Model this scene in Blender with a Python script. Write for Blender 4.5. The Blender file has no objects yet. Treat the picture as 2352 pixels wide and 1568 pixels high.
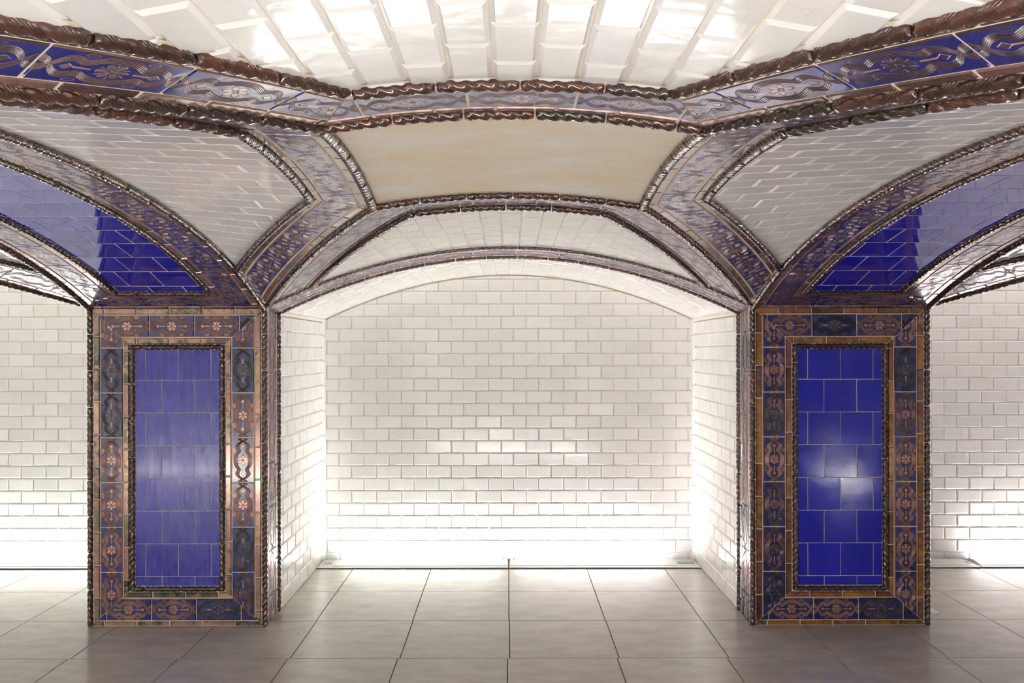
import bpy, math, random
from mathutils import Vector, Matrix
random.seed(7)

# ------------------------------------------------------------------ camera, world, exposure
scene = bpy.context.scene
C = scene.collection
F_PX, H_CAM = 1800.0, 1.68
cam_d = bpy.data.cameras.new('camera'); cam = bpy.data.objects.new('camera', cam_d); C.objects.link(cam)
cam.location = (0, 0, H_CAM); cam.rotation_euler = (math.pi/2, 0.0015, 0)
cam_d.sensor_width = 36; cam_d.lens = 36*F_PX/2352
cam_d.shift_x = (1176-1168)/2352; cam_d.shift_y = (805-784)/2352
cam_d.clip_start = 0.02
scene.camera = cam
w = bpy.data.worlds.new('world'); scene.world = w; w.use_nodes = True
w.node_tree.nodes['Background'].inputs[0].default_value = (1, 0.97, 0.93, 1)
w.node_tree.nodes['Background'].inputs[1].default_value = 0.0
vs = scene.view_settings
vs.view_transform = 'Standard'; vs.look = 'None'; vs.exposure = 1.04; vs.gamma = 1.0; vs.use_curve_mapping = False
LAMP = 78.0          # strength of the lit strip lamps
scene.cycles.max_bounces = 8; scene.cycles.diffuse_bounces = 6; scene.cycles.glossy_bounces = 4
scene.cycles.use_adaptive_sampling = True; scene.cycles.adaptive_threshold = 0.06; scene.cycles.use_light_tree = False; scene.cycles.time_limit = 1100; scene.cycles.caustics_reflective = False
scene.cycles.sample_clamp_indirect = 8.0
scene.cycles.use_denoising = True

# ------------------------------------------------------------------ node helpers and materials
class NT:
    def __init__(s, name):
        s.m = bpy.data.materials.new(name); s.m.use_nodes = True
        s.t = s.m.node_tree; s.bsdf = s.t.nodes['Principled BSDF']
    def n(s, typ, **kw):
        o = s.t.nodes.new(typ)
        for k, v in kw.items(): setattr(o, k, v)
        return o
    def put(s, sock, val):
        if hasattr(val, 'links') or hasattr(val, 'is_linked'): s.t.links.new(val, sock)
        elif isinstance(val, (tuple, list)) and len(val) == 3 and sock.type == 'RGBA': sock.default_value = (*val, 1)
        else: sock.default_value = val
    def math(s, op, a, b=0.0, c=None, clamp=False):
        o = s.n('ShaderNodeMath', operation=op, use_clamp=clamp)
        s.put(o.inputs[0], a); s.put(o.inputs[1], b)
        if c is not None: s.put(o.inputs[2], c)
        return o.outputs[0]
    def step(s, x, lo, hi, a=0.0, b=1.0):
        o = s.n('ShaderNodeMapRange', interpolation_type='SMOOTHSTEP')
        for i, v in enumerate((x, lo, hi, a, b)): s.put(o.inputs[i], v)
        return o.outputs[0]
    def lerp(s, x, a, b):
        o = s.n('ShaderNodeMapRange')
        for i, v in enumerate((x, 0.0, 1.0, a, b)): s.put(o.inputs[i], v)
        return o.outputs[0]
    def mix(s, f, a, b, blend='MIX'):
        o = s.n('ShaderNodeMix', data_type='RGBA', blend_type=blend)
        s.put(o.inputs[0], f); s.put(o.inputs[6], a); s.put(o.inputs[7], b)
        return o.outputs[2]
    def ramp(s, f, stops, interp='LINEAR'):
        o = s.n('ShaderNodeValToRGB'); o.color_ramp.interpolation = interp
        e = o.color_ramp.elements
        while len(e) < len(stops): e.new(0.5)
        for el, (p, c) in zip(e, stops): el.position = p; el.color = (*c, 1)
        s.put(o.inputs[0], f); return o.outputs[0]
    def rand(s): return s.n('ShaderNodeObjectInfo').outputs['Random']
    def pos(s): return s.n('ShaderNodeNewGeometry').outputs['Position']
    def shifted(s, v, w):
        a = s.n('ShaderNodeVectorMath', operation='ADD'); s.put(a.inputs[0], v); s.put(a.inputs[1], w); return a.outputs[0]
    def noise(s, scale, detail=3.0, vec=None, rough=0.5, w=None):
        o = s.n('ShaderNodeTexNoise')
        v = vec if vec is not None else s.pos()
        if w is not None: v = s.shifted(v, w)
        s.put(o.inputs['Vector'], v)
        o.inputs['Scale'].default_value = scale; o.inputs['Detail'].default_value = detail
        o.inputs['Roughness'].default_value = rough
        return o.outputs['Fac']
    def bump(s, h, strength=0.3, dist=0.002, normal=None):
        o = s.n('ShaderNodeBump'); s.put(o.inputs['Height'], h)
        o.inputs['Strength'].default_value = strength; o.inputs['Distance'].default_value = dist
        if normal is not None: s.put(o.inputs['Normal'], normal)
        return o.outputs[0]
    def uv(s):
        o = s.n('ShaderNodeUVMap'); sp = s.n('ShaderNodeSeparateXYZ')
        s.t.links.new(o.outputs[0], sp.inputs[0]); return sp.outputs[0], sp.outputs[1]
    def set(s, **kw):
        for k, v in kw.items(): s.put(s.bsdf.inputs[k.replace('_', ' ')], v)
        return s.m

M = {}
def mat_white(name, tint=(0.875, 0.865, 0.85)):
    t = NT(name); r = t.rand()
    c = t.mix(r, tuple(x*0.93 for x in tint), tuple(min(0.93, x*1.03) for x in tint))
    r2 = t.math('FRACT', t.math('MULTIPLY', r, 37.7))
    c = t.mix(t.math('MULTIPLY', r2, 0.35), c, (tint[0]*1.0, tint[1]*0.97, tint[2]*0.93))
    n = t.noise(9, 3, w=t.math('MULTIPLY', r, 30))
    c = t.mix(t.math('MULTIPLY', t.step(n, 0.45, 0.75), 0.12), c, (0.62, 0.58, 0.52))
    # fine crazing lines on some tiles
    v = t.n('ShaderNodeTexVoronoi', feature='DISTANCE_TO_EDGE')
    t.put(v.inputs['Vector'], t.shifted(t.pos(), t.math('MULTIPLY', r, 50))); v.inputs['Scale'].default_value = 4.5
    crack = t.math('MULTIPLY', t.step(v.outputs['Distance'], 0.0, 0.005, 1, 0), t.step(r2, 0.7, 0.8, 0, 0.22))
    c = t.mix(crack, c, (0.35, 0.3, 0.26))
    wv = t.noise(14, 2, w=t.math('MULTIPLY', r, 9))
    return t.set(Base_Color=c, Roughness=0.12, IOR=1.55, Normal=t.bump(wv, 0.35, 0.004), Coat_Weight=0.3, Coat_Roughness=0.04)
M['white'] = mat_white('white_glazed_tile')

def mat_plain(name, col, rough=0.8, metal=0.0, nscale=20, amt=0.15, bump=0.0, **kw):
    t = NT(name); n = t.noise(nscale, 5)
    c = t.mix(t.math('MULTIPLY', n, 1.0), tuple(x*(1-amt) for x in col), tuple(min(1, x*(1+amt)) for x in col))
    d = dict(Base_Color=c, Roughness=rough, Metallic=metal)
    if bump: d['Normal'] = t.bump(t.noise(nscale*6, 3), bump, 0.002)
    d.update(kw); return t.set(**d)
M['grout'] = mat_plain('wall_grout', (0.62, 0.53, 0.42), 0.9, bump=0.3)
M['cream'] = mat_plain('cream_mortar', (0.76, 0.67, 0.53), 0.9, bump=0.4)
M['shell'] = mat_plain('white_vault_shell', (0.86, 0.85, 0.83), 0.2, nscale=5, amt=0.03)
M['cove'] = mat_plain('white_cove_glaze', (0.88, 0.87, 0.855), 0.1, nscale=5, amt=0.02)
M['fgrout'] = mat_plain('floor_joint', (0.075, 0.065, 0.055), 0.9)
M['alu'] = mat_plain('aluminium', (0.66, 0.66, 0.64), 0.35, 0.6, 60, 0.05)
M['alu_dark'] = mat_plain('aluminium_slot', (0.30, 0.30, 0.29), 0.45, 0.5, 60, 0.05)
M['screw'] = mat_plain('screw_steel', (0.25, 0.25, 0.25), 0.3, 0.9, 60, 0.05)
M['rubber'] = mat_plain('black_gasket', (0.02, 0.02, 0.02), 0.7)
M['lens_off'] = mat_plain('unlit_diffuser', (0.45, 0.47, 0.46), 0.3)

def mat_plaster():
    t = NT('beige_plaster')
    mp = t.n('ShaderNodeMapping'); t.put(mp.inputs[0], t.pos()); mp.inputs['Scale'].default_value = (1.0, 2.2, 1.0)
    n = t.noise(2.2, 5, mp.outputs[0], 0.6); n2 = t.noise(9, 5, mp.outputs[0], 0.65)
    f = t.math('ADD', t.math('MULTIPLY', n, 0.75), t.math('MULTIPLY', n2, 0.3))
    c = t.ramp(f, [(0.40, (0.80, 0.755, 0.69)), (0.47, (0.77, 0.70, 0.60)), (0.54, (0.76, 0.66, 0.52)), (0.64, (0.75, 0.62, 0.44))])
    return t.set(Base_Color=c, Roughness=0.7, Normal=t.bump(t.noise(120, 4), 0.25, 0.002))
M['plaster'] = mat_plaster()

def mat_blue(name, rough, base, light, bump, wear, ior=1.5):
    t = NT(name); r = t.rand()
    c = t.mix(r, base, light)
    n = t.noise(6, 4, w=t.math('MULTIPLY', r, 20))
    c = t.mix(t.math('MULTIPLY', t.step(n, 0.45, 0.7), 0.12), c, tuple(x*0.75 for x in base))
    mp = t.n('ShaderNodeMapping'); t.put(mp.inputs[0], t.pos()); mp.inputs['Scale'].default_value = (9.0, 9.0, 1.2)
    scr = t.noise(6, 5, mp.outputs[0], 0.65)
    ro = t.math('ADD', rough, t.math('MULTIPLY', t.step(scr, 0.4, 0.65), wear))
    h = t.math('ADD', t.math('MULTIPLY', t.noise(7, 1, w=t.math('MULTIPLY', r, 8)), 0.5), t.math('MULTIPLY', t.noise(95, 3), 0.12))
    return t.set(Base_Color=c, Roughness=ro, IOR=ior, Normal=t.bump(h, bump, 0.006), Coat_Weight=0.15, Coat_Roughness=0.08)
M['blue_matt'] = mat_blue('cobalt_tile_worn', 0.24, (0.019, 0.016, 0.31), (0.029, 0.025, 0.38), 0.45, 0.12)
M['blue'] = mat_blue('cobalt_tile', 0.07, (0.006, 0.008, 0.40), (0.011, 0.013, 0.50), 0.5, 0.04)
M['blue_vault'] = mat_blue('cobalt_vault_tile', 0.03, (0.010, 0.011, 0.36), (0.014, 0.014, 0.42), 0.06, 0.02, 1.75)

def mat_rope(name='lustre_rope'):
    t = NT(name); r = t.rand(); u, v = t.uv()
    n = t.noise(30, 3)
    f = t.math('ADD', t.math('MULTIPLY', r, 0.8), t.math('MULTIPLY', n, 0.2))
    c = t.ramp(f, [(0.0, (0.060, 0.020, 0.012)), (0.35, (0.075, 0.028, 0.020)), (0.55, (0.13, 0.045, 0.026)), (0.75, (0.06, 0.033, 0.028)), (0.88, (0.05, 0.032, 0.018)), (0.95, (0.02, 0.045, 0.022))])
    c = t.mix(t.math('MULTIPLY', t.step(n, 0.55, 0.7), 0.5), c, (0.035, 0.014, 0.014))
    # v: phase round the strands; fine cords on one strand in two
    ph = t.math('MULTIPLY', v, 6.28318*15)
    cord = t.math('MULTIPLY', t.math('SINE', ph), t.step(t.math('SINE', t.math('MULTIPLY', v, 6.28318*1.5)), -0.2, 0.3))
    return t.set(Base_Color=c, Metallic=0.42, Roughness=0.2, Coat_Weight=0.8, Coat_Roughness=0.06, Coat_IOR=1.6, Specular_IOR_Level=0.7,
                 Normal=t.bump(cord, 0.8, 0.0022))
M['rope'] = mat_rope()

def mat_edging(name, stops, dark=(0.03, 0.035, 0.022), amt=0.85, cw=0.8):
    t = NT(name); r = t.rand()
    n = t.noise(16, 5, w=t.math('MULTIPLY', r, 40), rough=0.65)
    f = t.math('ADD', t.math('MULTIPLY', r, 0.72), t.math('MULTIPLY', n, 0.5))
    f = t.math('SUBTRACT', f, 0.11)
    c = t.ramp(f, stops)
    n2 = t.noise(26, 5, w=t.math('MULTIPLY', r, 11), rough=0.72)
    r3 = t.math('FRACT', t.math('MULTIPLY', r, 71.3))
    c = t.mix(t.step(n2, t.lerp(r3, 0.40, 0.62), t.lerp(r3, 0.52, 0.74), 0, amt), c, dark)
    return t.set(Base_Color=c, Metallic=0.4, Roughness=0.2, Coat_Weight=cw, Coat_Roughness=0.08, Coat_IOR=1.7,
                 Normal=t.bump(t.noise(25, 3), 0.25, 0.003))
M['edge_left'] = mat_edging('lustre_edging_copper', [(0.1, (0.07, 0.075, 0.05)), (0.28, (0.30, 0.19, 0.13)), (0.42, (0.48, 0.29, 0.17)), (0.56, (0.30, 0.15, 0.14)), (0.72, (0.42, 0.25, 0.18)), (0.84, (0.10, 0.10, 0.065)), (0.95, (0.48, 0.26, 0.11))], cw=0.4)
M['edge_right'] = mat_edging('lustre_edging_amber', [(0.1, (0.08, 0.032, 0.018)), (0.28, (0.24, 0.085, 0.03)), (0.42, (0.48, 0.20, 0.03)), (0.55, (0.24, 0.06, 0.03)), (0.70, (0.28, 0.10, 0.11)), (0.85, (0.50, 0.24, 0.05)), (0.97, (0.30, 0.11, 0.04))], (0.05, 0.03, 0.018), 0.65, 0.4)
M['edge_vault'] = mat_edging('lustre_edging_vault', [(0.1, (0.07, 0.04, 0.04)), (0.30, (0.20, 0.095, 0.085)), (0.48, (0.34, 0.19, 0.16)), (0.62, (0.14, 0.07, 0.08)), (0.78, (0.38, 0.25, 0.21)), (0.95, (0.42, 0.27, 0.16))], amt=0.5)

def mat_pattern(name, strand_stops, ground, metal=0.6, cw=0.8):
    """interlaced strand frieze: u runs along one tile 0..1, v runs -1..1 across it"""
    t = NT(name); r = t.rand(); u, v = t.uv()
    p = t.math('SUBTRACT', t.math('FRACT', u), 0.5); pa = t.math('ABSOLUTE', p)
    x = t.math('MULTIPLY', p, 3.914); av = t.math('ABSOLUTE', v)
    fc = t.n('ShaderNodeFloatCurve'); cu = fc.mapping.curves[0]
    pts = [(0, .66), (.12, .645), (.24, .565), (.33, .44), (.41, .345), (.47, .375), (.54, .455), (.61, .49), (.68, .44), (.76, .28), (.84, .01), (.91, -.20), (1.0, -.28)]
    cu.points[0].location = (0, pts[0][1]*0.5+0.5); cu.points[1].location = (1, pts[-1][1]*0.5+0.5)
    for a, b in pts[1:-1]: cu.points.new(a, b*0.5+0.5)
    fc.mapping.update()
    t.put(fc.inputs['Value'], t.math('MULTIPLY', pa, 2.0))
    A = t.math('SUBTRACT', t.math('MULTIPLY', fc.outputs[0], 2.0), 1.0)
    d1 = t.math('SUBTRACT', v, A); d2 = t.math('ADD', v, A)
    d = t.math('MINIMUM', t.math('ABSOLUTE', d1), t.math('ABSOLUTE', d2))
    strand = t.step(d, 0.162, 0.185, 1, 0)
    lines = t.math('MULTIPLY_ADD', t.math('COSINE', t.math('MULTIPLY', d, 6.28318/0.081)), 0.5, 0.5)
    # centre flower
    rr = t.math('SQRT', t.math('ADD', t.math('MULTIPLY', x, x), t.math('MULTIPLY', v, v)))
    th = t.math('ARCTAN2', v, x)
    pet = t.math('ABSOLUTE', t.math('COSINE', t.math('MULTIPLY', th, 3.0)))
    R = t.math('MULTIPLY_ADD', pet, 0.33, 0.12)
    flower = t.math('MULTIPLY', t.step(t.math('SUBTRACT', rr, R), -0.03, 0.03, 1, 0), t.step(rr, 0.09, 0.13))
    flower = t.math('MAXIMUM', flower, t.step(rr, 0.05, 0.08, 1, 0))
    # bud in the small ovals, with a stem
    bx = t.math('SUBTRACT', t.math('ABSOLUTE', x), 1.21)
    bd = t.math('ADD', t.math('ABSOLUTE', bx), t.math('ABSOLUTE', v))
    bud = t.step(bd, 0.15, 0.20, 1, 0)
    stem = t.math('MULTIPLY', t.step(av, 0.03, 0.06, 1, 0), t.math('MULTIPLY', t.step(t.math('ABSOLUTE', x), 0.56, 0.60), t.step(t.math('ABSOLUTE', x), 1.05, 1.10, 1, 0)))
    # leaf sprays outside the pinch and along the border
    lx = t.math('SUBTRACT', t.math('PINGPONG', t.math('ADD', t.math('ABSOLUTE', x), 0.03), 0.87), 0.87); ly = t.math('SUBTRACT', av, 0.74)
    lr = t.math('SQRT', t.math('ADD', t.math('MULTIPLY', lx, lx), t.math('MULTIPLY', t.math('MULTIPLY', ly, ly), 3.0)))
    leaf = t.math('MULTIPLY', t.step(lr, 0.20, 0.25, 1, 0), t.step(t.math('COSINE', t.math('MULTIPLY', lr, 40.0)), -0.2, 0.3))
    border = t.step(av, 0.885, 0.905)
    orn = t.math('MAXIMUM', t.math('MAXIMUM', flower, bud), leaf)
    mask = t.math('MAXIMUM', t.math('MAXIMUM', strand, orn), border)
    height = t.math('MAXIMUM', t.math('MULTIPLY', strand, t.math('MULTIPLY_ADD', lines, 0.6, 0.4)), t.math('MAXIMUM', t.math('MULTIPLY', orn, 0.9), t.math('MULTIPLY', border, 0.5)))
    n = t.noise(11, 4, w=t.math('MULTIPLY', r, 25), rough=0.6)
    f = t.math('ADD', t.math('MULTIPLY', r, 0.5), t.math('MULTIPLY', n, 0.62)); f = t.math('SUBTRACT', f, 0.08)
    cs = t.ramp(f, strand_stops)
    shade = t.math('MULTIPLY', strand, t.step(lines, 0.0, 0.5, 0.92, 0))
    cs = t.mix(shade, cs, tuple(x*0.55 for x in ground))
    gold = t.math('MULTIPLY', t.math('MULTIPLY', t.step(pet, 0.25, 0.05, 0, 1), t.step(rr, 0.26, 0.30)), t.step(rr, 0.44, 0.48, 1, 0))
    gold = t.math('MAXIMUM', gold, stem)
    c = t.mix(mask, ground, cs)
    c = t.mix(t.math('MULTIPLY', gold, t.math('SUBTRACT', 1.0, mask)), c, (0.42, 0.25, 0.07))
    me = t.math('MULTIPLY', mask, metal)
    return t.set(Base_Color=c, Metallic=me, Roughness=0.2, Coat_Weight=cw, Coat_Roughness=0.1, Coat_IOR=1.6,
                 Normal=t.bump(height, 0.9, 0.0028), Coat_Normal=t.bump(height, 0.6, 0.002))
GR = (0.010, 0.011, 0.12)
M['pat_pillar'] = mat_pattern('lustre_frieze_pillar', [(0.1, (0.035, 0.042, 0.035)), (0.34, (0.07, 0.065, 0.045)), (0.47, (0.40, 0.18, 0.11)), (0.68, (0.60, 0.31, 0.20)), (0.95, (0.42, 0.19, 0.12))], GR, cw=0.4)
M['pat_vault'] = mat_pattern('lustre_frieze_vault', [(0.1, (0.10, 0.07, 0.07)), (0.35, (0.28, 0.16, 0.13)), (0.55, (0.48, 0.29, 0.22)), (0.75, (0.36, 0.24, 0.20)), (0.95, (0.48, 0.30, 0.20))], (0.020, 0.024, 0.19))

def mat_floor():
    t = NT('stoneware_floor'); r = t.rand()
    mp = t.n('ShaderNodeMapping'); t.put(mp.inputs[0], t.pos()); mp.inputs['Scale'].default_value = (1.0, 2.2, 1.0)
    n = t.noise(5, 6, mp.outputs[0], 0.6, w=t.math('MULTIPLY', r, 30))
    c = t.mix(t.step(n, 0.3, 0.7), (0.42, 0.38, 0.335), (0.51, 0.47, 0.42))
    c = t.mix(t.math('MULTIPLY', r, 0.25), c, (0.40, 0.36, 0.325))
    n2 = t.noise(22, 5, mp.outputs[0])
    return t.set(Base_Color=c, Roughness=t.lerp(n2, 0.17, 0.29), IOR=1.68, Normal=t.bump(t.noise(70, 4), 0.06, 0.002))
M['floor'] = mat_floor()

def mat_lamp(name, col, strength):
    t = NT(name); t.set(Base_Color=(0.8, 0.8, 0.8), Emission_Color=col, Emission_Strength=strength); return t.m
M['lamp_cool'] = mat_lamp('lit_lamp_cool', (0.96, 1.0, 0.95), LAMP*0.78)
M['lamp_right'] = mat_lamp('lit_lamp_right', (1.0, 0.95, 0.96), LAMP*1.45)
M['lamp_warm'] = mat_lamp('lit_lamp_warm', (1.0, 0.95, 0.96), LAMP*0.78)
M['lamp_behind'] = mat_lamp('lit_lamp_behind', (1.0, 0.97, 0.95), LAMP*1.5)
M['lamp_behind_side'] = mat_lamp('lit_lamp_behind_side', (1.0, 0.97, 0.95), LAMP*1.9)

# ------------------------------------------------------------------ object helpers
def link(name, data, parent=None, loc=(0, 0, 0)):
    o = bpy.data.objects.new(name, data); C.objects.link(o)
    o.parent = parent; o.location = loc
    return o
def tag(o, label, cat, kind=None, group=None):
    o['label'] = label; o['category'] = cat
    if kind: o['kind'] = kind
    if group: o['group'] = group
    return o
def root(name, loc, label, cat, kind=None, group=None):
    return tag(link(name, None, None, loc), label, cat, kind, group)
def mesh(name, vs_, fs, m, uvs=None, smooth=False):
    me = bpy.data.meshes.new(name); me.from_pydata([tuple(v) for v in vs_], [], fs)
    me.materials.append(m)
    if uvs is not None:
        l = me.uv_layers.new(name='UVMap')
        for i, q in enumerate(uvs): l.data[i].uv = q
    if smooth: me.polygons.foreach_set('use_smooth', [True]*len(me.polygons))
    return me
def child(name, vs_, fs, m, parent, uvs=None, smooth=False, centre=True):
    """mesh given in world coordinates, linked under parent with its origin at its middle"""
    if not vs_: return None
    p = parent.location if parent else Vector((0, 0, 0))
    if parent and parent.parent: p = p + parent.parent.location
    if centre:
        n = len(vs_); c = Vector((sum(v[0] for v in vs_)/n, sum(v[1] for v in vs_)/n, sum(v[2] for v in vs_)/n))
    else: c = p
    o = link(name, mesh(name, [Vector(v)-c for v in vs_], fs, m, uvs, smooth), parent, c-p)
    return o
def box_data(x0, x1, y0, y1, z0, z1, b=0.0):
    if b <= 0:
        v = [(x, y, z) for x in (x0, x1) for y in (y0, y1) for z in (z0, z1)]
        return v, [(0, 1, 3, 2), (4, 6, 7, 5), (0, 4, 5, 1), (2, 3, 7, 6), (0, 2, 6, 4), (1, 5, 7, 3)]
    # chamfered on the upper edges
    v = [(x0, y0, z0), (x1, y0, z0), (x1, y1, z0), (x0, y1, z0), (x0, y0, z1-b), (x1, y0, z1-b), (x1, y1, z1-b), (x0, y1, z1-b),
         (x0+b, y0+b, z1), (x1-b, y0+b, z1), (x1-b, y1-b, z1), (x0+b, y1-b, z1)]
    f = [(3, 2, 1, 0), (8, 9, 10, 11)]
    for a in (0, 4):
        for i in range(4): j = (i+1) % 4; f.append((a+i, a+j, a+4+j, a+4+i))
    return v, f
def join_data(*ds):
    V, Fc = [], []
    for v, f in ds:
        k = len(V); V += list(v); Fc += [tuple(i+k for i in q) for q in f]
    return V, Fc

def clip(poly, planes):
    """poly: tuples whose first two entries are plan coordinates; planes (a,b,c) keep a*x+b*y+c >= 0"""
    for a, b, c in planes:
        out = []; n = len(poly)
        for i in range(n):
            P, Q = poly[i], poly[(i+1) % n]
            dp, dq = a*P[0]+b*P[1]+c, a*Q[0]+b*Q[1]+c
            if dp >= 0: out.append(P)
            if (dp >= 0) != (dq >= 0):
                k = dp/(dp-dq); out.append(tuple(p+(q-p)*k for p, q in zip(P, Q)))
        poly = out
        if len(poly) < 3: return []
    return poly
def area(poly):
    return 0.5*abs(sum(p[0]*q[1]-q[0]*p[1] for p, q in zip(poly, poly[1:]+poly[:1])))
def half(p, q, inside):
    """half-plane bounded by the line p-q that holds the point inside"""
    a, b = -(q[1]-p[1]), q[0]-p[0]; l = math.hypot(a, b); a /= l; b /= l
    c = -(a*p[0]+b*p[1])
    return (a, b, c) if a*inside[0]+b*inside[1]+c > 0 else (-a, -b, -c)
def poly_planes(pts):
    m = (sum(p[0] for p in pts)/len(pts), sum(p[1] for p in pts)/len(pts))
    return [half(p, q, m) for p, q in zip(pts, pts[1:]+pts[:1])]
ident = lambda u, v: (u, v)

def tile(name, parent, m, u0, u1, v0, v1, surf, planes=(), to_plan=ident, gap=0.003, bev=0.007, bevu=None, hgt=0.005, base=0.0, nsub=1, uvf=None, tilt=0.0, minarea=2e-4, low=0.0015):
    """one glazed tile: a flat face with four sloping edges, cut to the planes and laid on the surface"""
    g = gap/2; u0 += g; u1 -= g; v0 += g; v1 -= g
    if u1-u0 < 0.006 or v1-v0 < 0.006: return None
    b = min(bev, (u1-u0)*0.3, (v1-v0)*0.3)
    bu = min(bevu, (u1-u0)*0.3) if bevu else b
    U0, U1, V0, V1 = u0+bu, u1-bu, v0+b, v1-b
    lo, hi = base-low, base+hgt
    pieces = [[(U0, V0, hi), (U1, V0, hi), (U1, V1, hi), (U0, V1, hi)],
              [(u0, v0, lo), (u1, v0, lo), (U1, V0, hi), (U0, V0, hi)], [(U0, V1, hi), (U1, V1, hi), (u1, v1, lo), (u0, v1, lo)],
              [(u0, v0, lo), (U0, V0, hi), (U0, V1, hi), (u0, v1, lo)], [(U1, V0, hi), (u1, v0, lo), (u1, v1, lo), (U1, V1, hi)]]
    ta, tb = random.uniform(-tilt, tilt), random.uniform(-tilt, tilt); uc, vc = (u0+u1)/2, (v0+v1)/2
    V, Fc, UV, tot = [], [], [], 0.0
    for pc in pieces:
        segs = [pc]
        if nsub > 1:
            segs = []
            for k in range(nsub):
                a, c_ = u0+(u1-u0)*k/nsub, u0+(u1-u0)*(k+1)/nsub
                q = clip(pc, [(1, 0, -a), (-1, 0, c_)])
                if len(q) >= 3: segs.append(q)
        for q in segs:
            pl = [(*to_plan(u, v), u, v, h) for u, v, h in q]
            pl = clip(pl, planes) if planes else pl
            if len(pl) < 3 or area(pl) < 1e-7: continue
            tot += area(pl); k = len(V)
            for X, Y, u, v, h in pl:
                P, N = surf(X, Y); V.append(P + N*(h + (u-uc)*ta + (v-vc)*tb))
                if uvf: UV.append(uvf(u, v))
            # face the room
            f = list(range(k, len(V))); nn = (V[k+1]-V[k]).cross(V[k+2]-V[k])
            P, N = surf(pl[0][0], pl[0][1])
            if nn.dot(N) < 0:
                f.reverse()
                if uvf: UV[k:] = UV[k:][::-1]
            Fc.append(tuple(f))
    if tot < minarea: return None
    return child(name, V, Fc, m, parent, UV if uvf else None)

def patch(name, parent, m, us, vs_, surf, planes=(), off=0.0, uvf=None):
    """a continuous bed surface over a grid of plan cells; returns one mesh object"""
    V, Fc, idx = [], [], {}
    def vid(x, y):
        k = (round(x, 5), round(y, 5))
        if k not in idx:
            P, N = surf(x, y); idx[k] = len(V); V.append(P+N*off)
        return idx[k]
    for a, b in zip(us, us[1:]):
        for c_, d in zip(vs_, vs_[1:]):
            q = clip([(a, c_), (b, c_), (b, d), (a, d)], planes) if planes else [(a, c_), (b, c_), (b, d), (a, d)]
            if len(q) < 3 or area(q) < 1e-7: continue
            f = []
            for p in q:
                i = vid(*p)
                if i not in f: f.append(i)
            if len(f) < 3: continue
            P, N = surf(*q[0])
            if (V[f[1]]-V[f[0]]).cross(V[f[2]]-V[f[0]]).dot(N) < 0: f.reverse()
            Fc.append(tuple(f))
    return child(name, V, Fc, m, parent, smooth=True)
def frange(a, b, step):
    n = max(1, int(math.ceil(abs(b-a)/step))); return [a+(b-a)*i/n for i in range(n+1)]

def rope(name, parent, m, pts, nrm, R=0.0175, piece=0.205, gap=0.005, phase=0.0, lift=0.35, hand=1, ring=0.0075, first=None):
    """twisted rope moulding laid along a polyline of points with surface normals, in pieces with open joints"""
    if len(pts) < 2: return
    L = [0.0]
    for a, b in zip(pts, pts[1:]): L.append(L[-1]+(b-a).length)
    tot = L[-1]
    if tot < 0.01: return
    def at(s):
        s = min(max(s, 0), tot); lo, hi = 0, len(L)-1
        while hi-lo > 1:
            mid = (lo+hi)//2
            if L[mid] <= s: lo = mid
            else: hi = mid
        k = (s-L[lo])/max(1e-9, L[hi]-L[lo])
        return pts[lo].lerp(pts[hi], k), nrm[lo].lerp(nrm[hi], k).normalized()
    s0 = 0.0; NS = 18; TW = 2*math.pi/0.105
    cuts = [0.0]; x = first if first is not None else piece
    while x < tot-0.03: cuts.append(x); x += piece
    cuts.append(tot)
    for a, b in zip(cuts, cuts[1:]):
        a += gap/2; b -= gap/2; n = max(2, int(round((b-a)/ring)))
        V, Fc, UV = [], [], []; ph0 = phase+random.uniform(0, 6.28)
        for i in range(n+1):
            s = a+(b-a)*i/n; P, N = at(s); P2, _ = at(min(tot, s+0.004)); P1, _ = at(max(0, s-0.004))
            T = (P2-P1).normalized(); B = T.cross(N).normalized(); N = B.cross(T)
            end = min(1.0, 0.80+0.20*min(i, n-i)/1.0)
            for j in range(NS):
                th = 2*math.pi*j/NS; ph = th-hand*TW*s+ph0
                r = R*(0.70+0.36*abs(math.sin(1.5*ph))**0.8)*end
                V.append(P+N*(R*lift+r*math.cos(th))+B*(r*math.sin(th)))
        for i in range(n):
            for j in range(NS):
                j2 = (j+1) % NS; Fc.append((i*NS+j, i*NS+j2, (i+1)*NS+j2, (i+1)*NS+j))
                for ii, jj in ((i, j), (i, j+1), (i+1, j+1), (i+1, j)):
                    s = a+(b-a)*ii/n; UV.append((s, (2*math.pi*jj/NS-hand*TW*s+ph0)/(2*math.pi)))
        k = len(V); P, N = at(a); V.append(P+N*R*lift); P, N = at(b); V.append(P+N*R*lift)
        for j in range(NS):
            j2 = (j+1) % NS; Fc.append((k, j2, j)); Fc.append((k+1, n*NS+j, n*NS+j2)); UV += [(0, 0)]*6
        child(name, V, Fc, m, parent, UV, smooth=True)

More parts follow.
